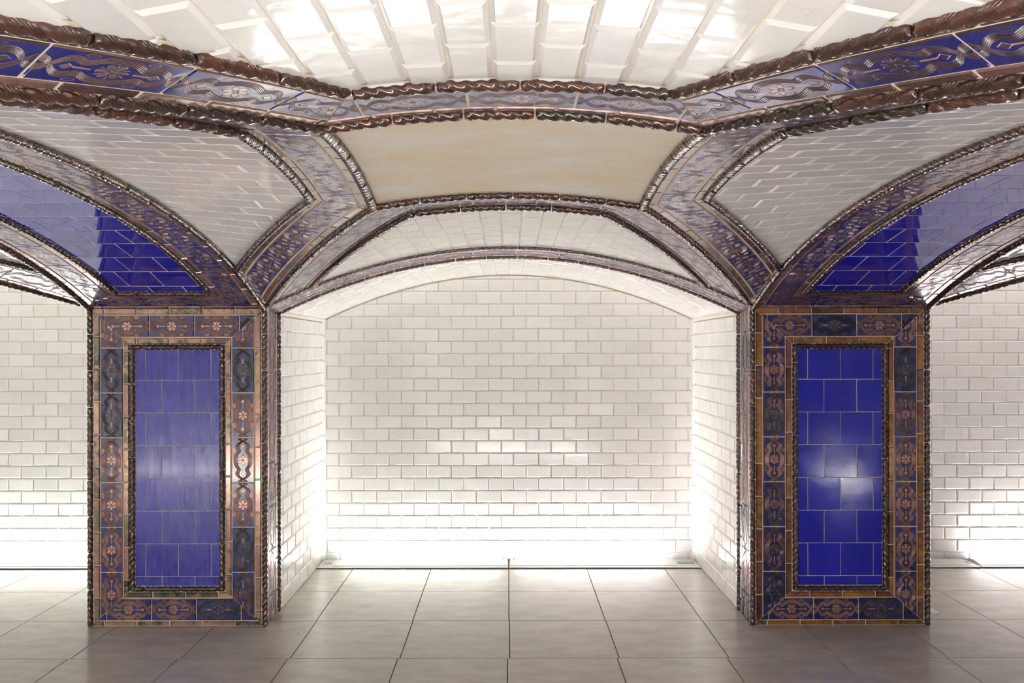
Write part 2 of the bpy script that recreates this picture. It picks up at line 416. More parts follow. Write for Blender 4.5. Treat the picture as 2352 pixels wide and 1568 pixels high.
# ------------------------------------------------------------------ the shape of the vaulted corridor
XP, XO, YP, YB, YE = 1.490, 2.557, 4.79, 6.28, 5.08      # pillar inner/outer edge, pillar face, niche back wall, end of pillar band
BAY = XP+XO                                               # 4.047 from one niche to the next
ZS, YC = 1.945, 2.70
YN = 2*YC-YP                                              # face of the pillars behind the camera
def Fr(Y): d = abs(Y-YC); return 2.342-0.0734*d*d-0.00429*d**4
def Zy(X): return 2.318-X*X/6.1
def Zn(X): return 2.290-X*X/6.08
PNL, PNR, PFL, PFR = (-0.497, 2.087), (0.522, 2.087), (-0.548, 3.184), (0.545, 3.184)
def far_x(Y, sg):
    c = 0.548 if sg < 0 else 0.545
    d = Y-3.184; D = YP-3.184
    return c+(1.478-c)*d/D+0.045*d*(D-d)
def near_x(Y, sg):
    c, e = (0.497, 0.70) if sg < 0 else (0.522, 0.50)
    return c+(XP-c)*(2.087-Y)/(2.087-e)
def edge_x(Y, sg):
    if Y >= 3.184: return far_x(min(Y, YP+0.1), sg)
    if Y <= 2.087: return near_x(Y, sg)
    k = (Y-2.087)/(3.184-2.087); a, b = (0.497, 0.548) if sg < 0 else (0.522, 0.545)
    return a+(b-a)*k
def Zxw(X, Y):
    sg = -1 if X < 0 else 1; x = abs(X)
    if x >= XP: return Fr(Y)
    xe = edge_x(Y, sg); ze = Zy(min(xe, XP))
    if 2.087 < Y < 3.184: q = (Y-2.6355)/0.5485; ze = Zy(xe)+0.034*(1-q*q)
    k = min(1, max(0, (x-xe)/max(0.03, XP-xe)))
    return ze+(Fr(Y)-ze)*k
def height(fn, cx=0.0):
    def s(X, Y):
        e = 0.004; x = X-cx; z = fn(x, Y)
        N = Vector(((fn(x+e, Y)-fn(x-e, Y))/(2*e), (fn(x, Y+e)-fn(x, Y-e))/(2*e), -1)).normalized()
        return Vector((X, Y, z)), N
    return s
fYW = lambda X, Y: Zy(X)
fNI = lambda X, Y: Zn(X)
fXW = Zxw
fST = lambda X, Y: Fr(Y)

def arc_joints(fn, a, b, start, pitch):
    """coordinates between a and b at equal arc length along z = fn(t), one of them at start"""
    out = [start]
    for sg in (1, -1):
        t = start
        while a < t < b:
            acc = 0.0
            while acc < pitch:
                dt = 0.0025; acc += math.hypot(dt, fn(t+sg*dt)-fn(t)); t += sg*dt
            out.append(t)
    return sorted(out)

# ------------------------------------------------------------------ floor
fl = tag(child('floor', *box_data(-6.2, 6.2, -1.0, YB+0.1, -0.06, -0.004), M['fgrout'], None), 'grey stoneware tiled floor of the vaulted corridor', 'floor', 'structure')
def floor_surf(X, Y): return Vector((X, Y, -0.004)), Vector((0, 0, 1))
rows = [6.036, 5.472, 4.880, 4.283, 3.689, 3.092, 2.495]
for j, (y1, y0) in enumerate(zip(rows, rows[1:])):
    jit = (0.0, 0.0, 0.003, -0.008, -0.006, 0)[j]
    for i in range(-8, 8):
        tile('floor_tile', fl, M['floor'], i*0.6+jit, (i+1)*0.6+jit, y0, y1, floor_surf, [(1, 0, 4.6), (-1, 0, 4.6)], gap=0.004, bev=0.0012, hgt=0.004, low=0.002, tilt=0.0006, minarea=0.02)
child('floor_slab', *box_data(-6.2, 6.2, -1.0, 2.495, -0.004, 0.0), M['floor'], fl)
for sx in (-1, 1):
    child('floor_slab', *box_data(*sorted((sx*4.602, sx*6.2)), 2.5, 6.036, -0.004, 0.0), M['floor'], fl)

def keep_largest(par, stem, most, x0=-9, x1=9):
    """past the limit, the smallest cut pieces and those well out of the picture become one part"""
    ch = [c for c in par.children if c.name.split('.')[0] == stem]
    inside = lambda c: x0 <= c.location.x+par.location.x <= x1
    ch.sort(key=lambda c: -sum(p.area for p in c.data.polygons)*inside(c))
    most = min(most, sum(1 for c in ch if inside(c)))
    if len(ch) <= most: return
    V, Fc = [], []
    for c in ch[most:]:
        k = len(V); V += [v.co+c.location+par.location for v in c.data.vertices]; Fc += [tuple(i+k for i in p.vertices) for p in c.data.polygons]
        m = c.data.materials[0]; bpy.data.objects.remove(c)
    o = child(stem+'_offcut', V, Fc, m, par); o['kind'] = 'stuff'

# ------------------------------------------------------------------ niche back walls
def back_wall(cx, name, label, x0, x1):
    wl = tag(child(name, *box_data(cx-XP-0.15, cx+XP+0.15, YB+0.001, YB+0.12, -0.05, 2.45), M['grout'], None), label, 'wall', 'structure')
    surf = lambda X, Z: (Vector((X, YB, Z)), Vector((0, -1, 0)))
    arc = [(cx+XP, 0.0)] + [(cx+XP-2*XP*i/24, Zn(XP-2*XP*i/24)-0.012) for i in range(25)] + [(cx-XP, 0.0)]
    planes = poly_planes(arc)+[(1, 0, -(cx-XP+0.022)), (-1, 0, cx+XP-0.022)]
    z = 2.151+2*0.0993; k = 0
    while z > 0.0:
        off = -0.0588 if k % 2 == 0 else -0.1598
        for i in range(-9, 10):
            a = cx+off+i*0.1996
            tile('wall_tile', wl, M['white'], a, a+0.1996, max(z-0.0993, 0), z, surf, planes, gap=0.003, bev=0.0085, hgt=0.0052, tilt=0.009, low=0.0009)
        z -= 0.0993; k += 1
    keep_largest(wl, 'wall_tile', 300, x0, x1)
    return wl
wb = back_wall(0, 'wall_back', 'white tiled back wall of the central niche between the two blue pillars', -XP, XP)
wbl = back_wall(-BAY, 'wall_back_left', 'white tiled back wall beyond the pillar at the far left', -BAY-0.45, -BAY+XP)
wbr = back_wall(BAY, 'wall_back_right', 'white tiled back wall beyond the pillar at the far right', BAY-XP, BAY+0.45)

# ------------------------------------------------------------------ pier walls beside the niches
def pier_wall(sg, name, label):
    xi = sg*XP
    wl = tag(child(name, *box_data(*sorted((xi, sg*XO)), YE, YB, -0.02, 2.05), M['grout'], None), label, 'wall', 'structure')
    for face, nx in ((xi, -sg), (sg*XO, sg)):
        surf = lambda Y, Z, face=face, nx=nx: (Vector((face, Y, Z)), Vector((nx, 0, 0)))
        planes = [(1, 0, -(YE+0.012)), (-1, 0, YB-0.02), (0, -1, 1.909), (0, 1, 0)]
        if nx == sg: planes.append((0, 0, 1))
        z = 1.910; k = 0
        while z > 0:
            for i in range(-1, 8):
                a = (5.157 if k % 2 == 0 else 5.255)+(i-1)*0.2045
                tile('wall_tile', wl, M['white'], a, a+0.2045, max(0, z-0.1), z, surf, planes, gap=0.003, bev=0.0085, hgt=0.0052, tilt=0.009, low=0.0009)
            z -= 0.1; k += 1
        # rounded tile strips: up the back corner and along the springing
        z = 0.0
        while z < 1.93:
            z1 = min(z+0.2, 1.935); V, Fc = [], []
            for zz in (z+0.002, z1-0.002):
                for q in range(6):
                    a = q/5*math.pi/2; r = 0.026
                    V.append((face+nx*(0.004+r-r*math.sin(a)), YB-0.004-r+r*math.cos(a), zz))
            for q in range(5): Fc.append((q, q+1, 7+q, 6+q) if nx > 0 else (6+q, 7+q, q+1, q))
            child('cove_strip', V, Fc, M['cove'], wl, smooth=True); z = z1
        y = YE+0.03
        while y < YB-0.03:
            y1 = min(y+0.1, YB-0.02); V, Fc = [], []
            for yy in (y+0.0015, y1-0.0015):
                for q in range(6):
                    a = q/5*1.25; r = 0.04
                    V.append((face+nx*(0.004+r-r*math.cos(a)), yy, 1.911+r*math.sin(a)))
            for q in range(5): Fc.append((q, q+1, 7+q, 6+q) if nx < 0 else (6+q, 7+q, q+1, q))
            child('cove_strip', V, Fc, M['cove'], wl, smooth=True); y = y1
    return wl
pier_wall(-1, 'wall_left', 'white tiled side wall of the niche behind the left pillar')
pier_wall(1, 'wall_right', 'white tiled side wall of the niche behind the right pillar')

# ------------------------------------------------------------------ niche barrel vaults
def niche_vault(cx, name, label, x0, x1):
    s = height(fNI, cx)
    cl = tag(patch(name, None, M['grout'], frange(cx-XP-0.03, cx+XP+0.03, 0.1), [YE-0.02, YE, YB+0.05], s), label, 'ceiling', 'structure')
    js = arc_joints(Zn, -XP, XP, 0.005, 0.0985)
    planes = [(1, 0, -(cx-XP+0.03)), (-1, 0, cx+XP-0.03), (0, 1, -YE), (0, -1, YB-0.004)]
    for k, (a, b) in enumerate(zip(js, js[1:])):
        for i in range(-1, 7):
            y = YE+(0.02 if k % 2 else 0.12)+i*0.2
            tile('vault_tile', cl, M['white'], cx+a, cx+b, y, y+0.2, s, planes, gap=0.0018, bev=0.005, bevu=0.004, hgt=0.0026, tilt=0.003, low=0.0004)
    keep_largest(cl, 'vault_tile', 300, x0, x1)
    return cl
niche_vault(0, 'ceiling_niche', 'white tiled barrel vault over the central niche', -XP, XP)
niche_vault(-BAY, 'ceiling_niche_left', 'white tiled barrel vault over the niche at the far left', -BAY-0.3, -BAY+XP)
niche_vault(BAY, 'ceiling_niche_right', 'white tiled barrel vault over the niche at the far right', BAY-XP, BAY+0.3)

# ------------------------------------------------------------------ frieze bands
PAT_L = 0.274
def layers(parent, to_plan, surf, planes, s0, s1, specs, pat, edge, nsub=3, phase=0.0, plen=None, elen=0.2):
    """specs: ('edge'|'pat', w0, w1); lays pieces along s between s0 and s1"""
    for kind, w0, w1 in specs:
        ln = (plen or PAT_L) if kind == 'pat' else elen
        st = s0-(ln*phase if kind == 'pat' else random.uniform(0.0, 0.15))
        s = st
        while s < s1:
            a, b = max(s, s0), min(s+ln, s1)
            if b-a > 0.008:
                if kind == 'pat':
                    tile('patterned_tile', parent, pat, a, b, w0, w1, surf, planes, to_plan, gap=0.0035, bev=0.003, hgt=0.0065, nsub=nsub,
                         uvf=lambda u, v, w0=w0, w1=w1, st=st: ((u-st)/PAT_L, 2*(v-w0)/(w1-w0)-1), tilt=0.004)
                else:
                    tile('edging_tile', parent, edge, a, b, w0, w1, surf, planes, to_plan, gap=0.003, bev=0.005, hgt=0.007, nsub=nsub, tilt=0.01)
            s += ln

def framed_face(parent, a0, a1, b0, b1, surf, off, pat, edge, blue, rows_b, bl, nsub_b=1, rope_m=None, row0='odd', top=True, blue_tilt=0.004, blue_gap=0.0028, blue_h=0.002):
    """rectangular frame: edging, frieze, edging, rope, and blue tiles inside; off = dict of offsets per side"""
    am, bm = (a0+a1)/2, (b0+b1)/2
    TL, TR, BL, BR = (a0, b1), (a1, b1), (a0, b0), (a1, b0)
    ib = {k: off[k][-1] for k in off}
    iTL, iTR, iBL, iBR = (a0+ib['l'], b1-ib['t']), (a1-ib['r'], b1-ib['t']), (a0+ib['l'], b0+ib['b']), (a1-ib['r'], b0+ib['b'])
    L_in, R_in, B_in, T_in = (a0+0.05, bm), (a1-0.05, bm), (am, b0+0.02), (am, b1-0.02)
    sides = {'l': ([half(TL, iTL, L_in), half(BL, iBL, L_in)], lambda s, w: (a0+w, s), b0, b1),
             'r': ([half(TR, iTR, R_in), half(BR, iBR, R_in)], lambda s, w: (a1-w, s), b0, b1),
             'b': ([half(BL, iBL, B_in), half(BR, iBR, B_in)], lambda s, w: (s, b0+w), a0, a1),
             't': ([half(TL, iTL, T_in), half(TR, iTR, T_in)], lambda s, w: (s, b1-w), a0, a1)}
    for k, (pl, tp, s0, s1) in sides.items():
        pl = [(a, b, c-0.0015) for a, b, c in pl]
        if k == 't' and not top: continue
        o = off[k]
        ph = {'l': 0.8, 'r': 0.8, 'b': 0.64, 't': 0.67}[k]
        layers(parent, tp, surf, pl, s0, s1, [('edge', o[0], o[1]), ('pat', o[1], o[2]), ('edge', o[2], o[3])], pat, edge,
               nsub=nsub_b if k in 'lr' else 1, phase=ph, plen=PAT_L)
        wr = (o[3]+o[4])/2
        lo, hi = (s0+ib['b'], s1-ib['t']) if k in 'lr' else (s0+ib['l'], s1-ib['r'])
        ex = 0.033 if k in 'lr' else 0.018; ss = frange(lo-ex, hi+ex, 0.03); pn = [surf(*tp(s, wr)) for s in ss]
        rope('rope_moulding', parent, M['rope'], [p for p, n in pn], [n for p, n in pn], R=0.0165, piece=0.223, first=0.05+random.random()*0.1, hand=1 if k in 'lt' else -1)
    inner = poly_planes([iTL, iTR, iBR, iBL])
    b = rows_b; k = 0 if row0 == 'odd' else 1
    while b > b0-0.2:
        for i in range(-1, 8):
            a = bl[k % 2]+(i-1)*0.2
            tile('blue_tile', parent, blue, a, a+0.2, b-0.2, b, surf, inner, gap=blue_gap, bev=0.001, hgt=blue_h, low=0.0006, tilt=blue_tilt, minarea=5e-4)
        b -= 0.2; k += 1

# ------------------------------------------------------------------ the two pillars
OFF = {'l': (0.020, 0.062, 0.202, 0.241, 0.277), 'r': (0.020, 0.062, 0.202, 0.241, 0.277),
       'b': (0.000, 0.032, 0.171, 0.209, 0.2475), 't': (0.000, 0.043, 0.183, 0.223, 0.257)}
def pillar(sg, label, edge, blue, bt):
    x0, x1 = sorted((sg*XP, sg*XO))
    r = root('pillar', ((x0+x1)/2, (YP+YE)/2, 0), label, 'pillar', 'structure', 'blue tiled pillars')
    child('core', *box_data(x0, x1, YP, YE, 0, 1.99), M['cream'], r)
    surf = lambda X, Z: (Vector((X, YP, Z)), Vector((0, -1, 0)))
    # joints of the blue rows: 20 cm tiles in running bond
    j0 = x0+0.277+0.0606
    framed_face(r, x0, x1, 0.0, ZS, surf, OFF, M['pat_pillar'], edge, blue, ZS-0.257+0.0145, (j0, j0+0.1), 1, blue_tilt=bt)
    # niche-side and outer side bands
    for face, nx in ((sg*XP, -sg), (sg*XO, sg)):
        sf = lambda Y, Z, face=face, nx=nx: (Vector((face, Y, Z)), Vector((nx, 0, 0)))
        tp = lambda s, w_: (YP+w_, s)
        layers(r, tp, sf, [], 0.0, 1.945, [('edge', 0.020, 0.055), ('pat', 0.055, 0.195), ('edge', 0.195, 0.252)], M['pat_pillar'], M['edge_vault'], nsub=1, phase=0.4)
        ps = [Vector((face, YE-0.018, z)) for z in frange(0.0, 1.93, 0.05)]
        rope('rope_moulding', r, M['rope'], ps, [Vector((nx, 0, 0))]*len(ps), R=0.018, piece=0.223, lift=0.1, hand=-1)
        # the rope up the arris
        n = Vector((nx, -1, 0)).normalized(); ps = [Vector((face, YP, z)) for z in frange(0.0, 1.94, 0.05)]
        rope('rope_moulding', r, M['rope'], ps, [n]*len(ps), R=0.0175, piece=0.223, lift=0.0, hand=1 if nx > 0 else -1)
    return r
pillar(-1, 'cobalt tiled pillar with copper frieze frame, the one with worn cloudy blue tiles on the left', M['edge_left'], M['blue_matt'], 0.006)
pillar(1, 'cobalt tiled pillar with amber and copper frieze frame, deep glossy blue tiles, on the right', M['edge_right'], M['blue'], 0.010)

# ------------------------------------------------------------------ blue ribs of the corridor vault over the pillars
def rib(sg, name, label):
    x0, x1 = sorted((sg*XP, sg*XO))
    # arc-length parameter b from the springing over the visible pillar
    tab = [(0.0, YP)]; y = YP
    while y > YN:
        y2 = y-0.01; tab.append((tab[-1][0]+math.hypot(0.01, Fr(y2)-Fr(y)), y2)); y = y2
    def yof(b):
        if b <= 0: return YP-b*0.9
        i = min(len(tab)-2, int(b/tab[-1][0]*(len(tab)-1)))
        while i > 0 and tab[i][0] > b: i -= 1
        while i < len(tab)-2 and tab[i+1][0] < b: i += 1
        (b0, y0), (b1, y1) = tab[i], tab[i+1]; return y0+(y1-y0)*(b-b0)/(b1-b0)
    hs = height(fST)
    surf = lambda X, b: hs(X, yof(b))
    S = tab[-1][0]
    r = tag(patch(name, None, M['cream'], [x0, x1], frange(0, S, 0.06), surf), label, 'ceiling', 'structure')
    off = dict(OFF); off['b'] = (0.0, 0.036, 0.165, 0.19, 0.226); off['t'] = (0.0, 0.036, 0.165, 0.19, 0.226)
    j0 = x0+0.277+(0.03 if sg > 0 else 0.1)
    rows_b = 0.226+0.075+0.2*21
    framed_face(r, x0, x1, 0.0, S, surf, off, M['pat_vault'], M['edge_vault'], M['blue_vault'], rows_b, (j0, j0+0.1), 3, top=False, blue_tilt=0.001, blue_gap=0.005, blue_h=0.001)
    for X in (x0, x1):
        bs = frange(0.0, S, 0.04); pn = [surf(X, b) for b in bs]
        rope('rope_moulding', r, M['rope'], [p for p, n in pn], [n for p, n in pn], R=0.0185, piece=0.2, lift=0.5, hand=1 if X == x0 else -1)
    return r
rib(-1, 'ceiling_rib_left', 'cobalt tiled vault rib with frieze borders rising from the left pillar')
rib(1, 'ceiling_rib_right', 'cobalt tiled vault rib with frieze borders rising from the right pillar')

# ------------------------------------------------------------------ groined vault: paths of the arrises
def add2(p, q, k=1.0): return (p[0]+q[0]*k, p[1]+q[1]*k)
def unit(p): l = math.hypot(*p); return (p[0]/l, p[1]/l)
class Path:
    """plan polyline with offset normals; n_side points into the web"""
    def __init__(s, pts, inside):
        s.p = pts; s.L = [0.0]
        for a, b in zip(pts, pts[1:]): s.L.append(s.L[-1]+math.hypot(b[0]-a[0], b[1]-a[1]))
        s.len = s.L[-1]
        t = unit((pts[-1][0]-pts[0][0], pts[-1][1]-pts[0][1])); n = (-t[1], t[0]); m = pts[len(pts)//2]
        s.sgn = 1 if (inside[0]-m[0])*n[0]+(inside[1]-m[1])*n[1] > 0 else -1
    def frame(s, x):
        p, L = s.p, s.L; i = 0
        while i < len(L)-2 and L[i+1] < x: i += 1
        k = (x-L[i])/(L[i+1]-L[i]); P = add2(p[i], (p[i+1][0]-p[i][0], p[i+1][1]-p[i][1]), k)
        def tan(j): j0, j1 = max(0, j-1), min(len(p)-1, j+1); return unit((p[j1][0]-p[j0][0], p[j1][1]-p[j0][1]))
        ta, tb = tan(i), tan(i+1); k = min(1, max(0, k)); t = unit((ta[0]+(tb[0]-ta[0])*k, ta[1]+(tb[1]-ta[1])*k))
        return P, (-t[1]*s.sgn, t[0]*s.sgn)
    def at(s, x, w_): P, n = s.frame(x); return add2(P, n, w_)
BW = 0.240
SPEC = [('edge', 0.017, 0.053), ('pat', 0.053, 0.190), ('edge', 0.190, 0.224)]
def band(parent, path, surf, planes, cx=0.0, plen=None, phase=0.5, ext0=0.25, ext1=0.05, outer=True, piece=0.2, hand=1):
    s0, s1 = -ext0, path.len+ext1
    layers(parent, path.at, surf, planes, s0, s1, SPEC, M['pat_vault'], M['edge_vault'], nsub=4, phase=phase, plen=plen, elen=0.16)
    # mortar bed under the band
    V, Fc = [], []
    ws = frange(-0.012, BW+0.03, 0.05)
    for a, b in zip(frange(s0, s1, 0.05), frange(s0, s1, 0.05)[1:]):
        for w0, w1 in zip(ws, ws[1:]):
            q = clip([path.at(a, w0), path.at(b, w0), path.at(b, w1), path.at(a, w1)], planes)
            if len(q) < 3 or area(q) < 1e-7: continue
            k = len(V); pn = [surf(*p) for p in q]; V += [p+n*0.003 for p, n in pn]; f = list(range(k, len(V)))
            if (V[k+1]-V[k]).cross(V[k+2]-V[k]).dot(pn[0][1]) < 0: f.reverse()
            Fc.append(tuple(f))
    child('mortar_bed', V, Fc, M['cream'], parent)
    if outer:
        pts = [path.at(s, BW) for s in frange(s0, s1, 0.012)]
        pts = [p for p in pts if all(a*p[0]+b*p[1]+c >= -0.004 for a, b, c in planes)]
        pn = [surf(*p) for p in pts]
        rope('rope_moulding', parent, M['rope'], [p for p, n in pn], [n for p, n in pn], R=0.0175, piece=piece, lift=0.6, hand=hand)
def arris(parent, pts, surf, hand=1, piece=0.2, R=0.0185, lift=0.3):
    pn = [surf(*p) for p in pts]
    rope('rope_moulding', parent, M['rope'], [p for p, n in pn], [n for p, n in pn], R=R, piece=piece, lift=lift, hand=hand)

def miter(Cn, nA, nB, eA):
    m = unit((nA[0]+nB[0], nA[1]+nB[1])); a, b, c = half(Cn, add2(Cn, m), add2(Cn, eA, 0.3)); return (a, b, c-0.0015)

def corner_data(sg, far):
    Cn = {(-1, True): PFL, (1, True): PFR, (-1, False): PNL, (1, False): PNR}[(sg, far)]
    if far: pts = [(sg*far_x(y, sg), y) for y in frange(3.184, YP, 0.1)]
    else:
        e = 0.70 if sg < 0 else 0.50
        pts = [(sg*near_x(y, sg), y) for y in frange(2.087, e, 0.1)]
    return Cn, pts
sYW, sXW = height(fYW), height(fXW)
def shift(pts, cx): return [(x+cx, y) for x, y in pts]

def groin(sg, far, cx, name, label, xwalls=None):
    """the decorated arris from a panel corner down to a pillar, with a frieze band on each side"""
    Cn, pts = corner_data(sg, far)
    t = tag(link(name, None, None, (Cn[0]+cx, Cn[1], Zy(Cn[0]))), label, 'vault rib', 'structure')
    Cc = (Cn[0]+cx, Cn[1]); P = shift(pts, cx); sy, sx = height(fYW, cx), height(fXW, cx)
    eG = unit((P[1][0]-P[0][0], P[1][1]-P[0][1])); fy = 1 if far else -1
    # panel-edge neighbours: along X (band in the Y web) and along Y (band in the X web)
    gy = Path(P, (cx, P[-1][1])); gx = Path(P, (cx+sg*XP, YC))
    _, nGy = gy.frame(0); _, nGx = gx.frame(0)
    if far: other, oth2 = (PFR if sg < 0 else PFL), (PNL if sg < 0 else PNR)
    else: other, oth2 = (PNR if sg < 0 else PNL), (PFL if sg < 0 else PFR)
    eX = unit((other[0]-Cn[0], other[1]-Cn[1])); eY = unit((oth2[0]-Cn[0], oth2[1]-Cn[1]))
    nX = (0, fy); ny = (-eY[1], eY[0]); nY = ny if ny[0]*sg > 0 else (-ny[0], -ny[1])
    mY = miter(Cc, nX, nGy, eG); mX = miter(Cc, nY, nGx, eG)
    yl = (0, -1, YP) if far else (0, 1, -YN)
    band(t, gy, sy, [mY, yl], phase=0.3, hand=sg*fy)
    band(t, gx, sx, [mX, (-sg, 0, sg*cx+XP)], phase=0.3, hand=-sg*fy)
    arris(t, P, sy, hand=sg*fy)
    return t
def panel_edge(A, B, inside, surf, cornerdefs, name, label, plen=None):
    t = tag(link(name, None, None, ((A[0]+B[0])/2, (A[1]+B[1])/2, Zy(0.3))), label, 'vault rib', 'structure')
    pts = [add2(A, (B[0]-A[0], B[1]-A[1]), k/12) for k in range(13)]
    path = Path(pts, inside); _, n = path.frame(path.len/2)
    e = unit((B[0]-A[0], B[1]-A[1])); planes = []
    for Cn, eA, (sg, far) in ((A, e, cornerdefs[0]), (B, (-e[0], -e[1]), cornerdefs[1])):
        _, P = corner_data(sg, far); g = Path(P, inside); _, nG = g.frame(0)
        planes.append(miter(Cn, n, nG, eA))
    band(t, path, surf, planes, phase=0.1, plen=plen, ext0=0.4, ext1=0.4)
    arris(t, pts, surf, piece=0.19)
    return t
groin(-1, True, 0, 'trim_1', 'copper frieze groin rib from the plaster panel down to the left pillar')
groin(1, True, 0, 'trim_2', 'copper frieze groin rib from the plaster panel down to the right pillar')
groin(-1, False, 0, 'trim_3', 'frieze and rope groin rib across the upper left corner, towards the viewer')
groin(1, False, 0, 'trim_4', 'frieze and rope groin rib across the upper right corner, towards the viewer')
panel_edge(PFL, PFR, (0, 4), sYW, ((-1, True), (1, True)), 'trim_5', 'thin frieze border along the lower edge of the plaster panel')
panel_edge(PNL, PNR, (0, 1), sYW, ((-1, False), (1, False)), 'trim_6', 'frieze border along the upper edge of the plaster panel')
panel_edge(PNL, PFL, (-1.4, YC), sXW, ((-1, False), (-1, True)), 'trim_7', 'curved frieze border along the left edge of the plaster panel')
panel_edge(PNR, PFR, (1.4, YC), sXW, ((1, False), (1, True)), 'trim_8', 'curved frieze border along the right edge of the plaster panel')
groin(1, True, -BAY, 'trim_9', 'frieze groin rib running out of frame left of the left pillar')
groin(-1, True, BAY, 'trim_10', 'frieze groin rib running out of frame right of the right pillar')

# plaster panel in the crown
def panel_surf(X, Y):
    k = min(1, max(0, (Y-2.087)/(3.184-2.087)))
    q = 2*k-1; x = X
    z = Zy(x)+0.034*(1-q*q)*min(1, (abs(x)/0.5)**2)+0.012*(1-q*q)*(1-min(1, (abs(x)/0.5)**2))
    return Vector((X, Y, z)), Vector((0, 0, -1))
pp = patch('ceiling_panel', None, M['plaster'], frange(-0.56, 0.56, 0.05), frange(2.07, 3.2, 0.05), panel_surf, poly_planes([PNL, PNR, PFR, PFL]))
tag(pp, 'smooth beige plaster panel in the crown of the vault', 'ceiling panel', 'structure')

# ------------------------------------------------------------------ the white tiled webs
def offset_pts(P, inside, wd):
    g = Path(P, inside); return [g.at(s, wd) for s in frange(0, g.len, 0.15)]
def y_web(far, cx, name, label, x0=-9, x1=9, tiles=True):
    Pl = shift(corner_data(-1, far)[1], cx); Pr = shift(corner_data(1, far)[1], cx)
    ye = YP if far else YN; s = height(fYW, cx); m = (cx, ye-0.4 if far else ye+0.4)
    shell = [p for p in Pl]+[(cx-XP-0.01, ye), (cx+XP+0.01, ye)]+list(reversed(Pr))
    lim = [(1, 0, -x0), (-1, 0, x1)]
    cl = tag(patch(name, None, M['cream'], frange(cx-XP, cx+XP, 0.06), frange(min(ye, Pl[0][1]), max(ye, Pl[0][1]), 0.12), s, poly_planes([Pl[0], Pl[-1], (Pr[-1][0], Pl[-1][1]), Pr[0]])+lim), label, 'ceiling', 'structure')
    wd = BW+0.004
    L_, R_ = offset_pts(Pl, m, wd), offset_pts(Pr, m, wd)
    yi = Pl[0][1]+(wd if far else -wd)
    planes = [half(p, q, m) for p, q in zip(L_, L_[1:])]+[half(p, q, m) for p, q in zip(R_, R_[1:])]
    planes += [(0, 1, -yi) if far else (0, -1, yi), (0, -1, ye-0.004) if far else (0, 1, -ye)]+lim
    js = arc_joints(Zy, -XP, XP, -0.0355, 0.0992)
    for k, (a, b) in enumerate(zip(js, js[1:])):
        y = (1.719 if k % 2 == 0 else 1.62)-6*0.2
        if far: y += 0.11
        while y < YP:
            tile('vault_tile', cl, M['white'], cx+a, cx+b, y, y+0.2, s, planes, gap=0.0018, bev=0.0105 if not far else 0.006, bevu=None if not far else 0.004, hgt=0.0070 if not far else 0.0028, tilt=0.008 if not far else 0.005, low=0.0003)
            y += 0.2
    return cl
def x_web(sg, cx, name, label, ymin=-9, ymax=9):
    Pf = shift(corner_data(sg, True)[1], cx); Pn = shift(corner_data(sg, False)[1], cx)
    s = height(fXW, cx); xo = cx+sg*XP; m = (xo-sg*0.2, YC)
    lim = [(0, 1, -ymin), (0, -1, ymax)]
    chord = poly_planes([Pf[0], Pf[-1], (xo, YP), (xo, Pn[-1][1]), Pn[0]])
    xs = sorted((cx+sg*0.45, xo))
    cl = tag(patch(name, None, M['cream'], frange(*xs, 0.09), frange(YN, YP, 0.06), s, chord+lim), label, 'ceiling', 'structure')
    wd = BW+0.004
    def off_line(p, q):
        t = unit((q[0]-p[0], q[1]-p[1])); n = (-t[1], t[0])
        if (m[0]-p[0])*n[0]+(m[1]-p[1])*n[1] < 0: n = (-n[0], -n[1])
        return half(add2(p, n, wd), add2(q, n, wd), m)
    planes = [off_line(Pf[0], Pf[-1]), off_line(Pn[0], Pn[-1]), off_line(Pn[0], Pf[0]), (-sg, 0, sg*xo-0.012)]+lim
    js = arc_joints(Fr, YN, YP, 3.60, 0.0993)
    for k, (a, b) in enumerate(zip(js, js[1:])):
        for i in range(-1, 11):
            x = (cx+sg*XP)-sg*(i*0.2+(0.06 if k % 2 else 0.16)-0.2)
            tile('vault_tile', cl, M['white'], min(x, x-sg*0.2), max(x, x-sg*0.2), a, b, s, planes, gap=0.0016, bev=0.0035, bevu=0.011, hgt=0.0032, tilt=0.004, low=0.0003)
    return cl
y_web(True, 0, 'ceiling_far', 'white tiled vault web between the plaster panel and the niche arch')
y_web(False, 0, 'ceiling_near', 'white bevelled-edge tiles of the vault overhead at the top of the frame')
x_web(-1, 0, 'ceiling_left', 'white tiled vault web between the plaster panel and the left blue rib')
x_web(1, 0, 'ceiling_right', 'white tiled vault web between the plaster panel and the right blue rib')
y_web(True, -BAY, 'ceiling_far_left', 'sliver of white tiled vault beyond the left pillar', -BAY+0.3, -BAY+9)
y_web(True, BAY, 'ceiling_far_right', 'sliver of white tiled vault beyond the right pillar', BAY-9, BAY-0.3)
x_web(1, -BAY, 'ceiling_side_left', 'white tiled vault web left of the left blue rib', 2.9)
x_web(-1, BAY, 'ceiling_side_right', 'white tiled vault web right of the right blue rib', 2.9)

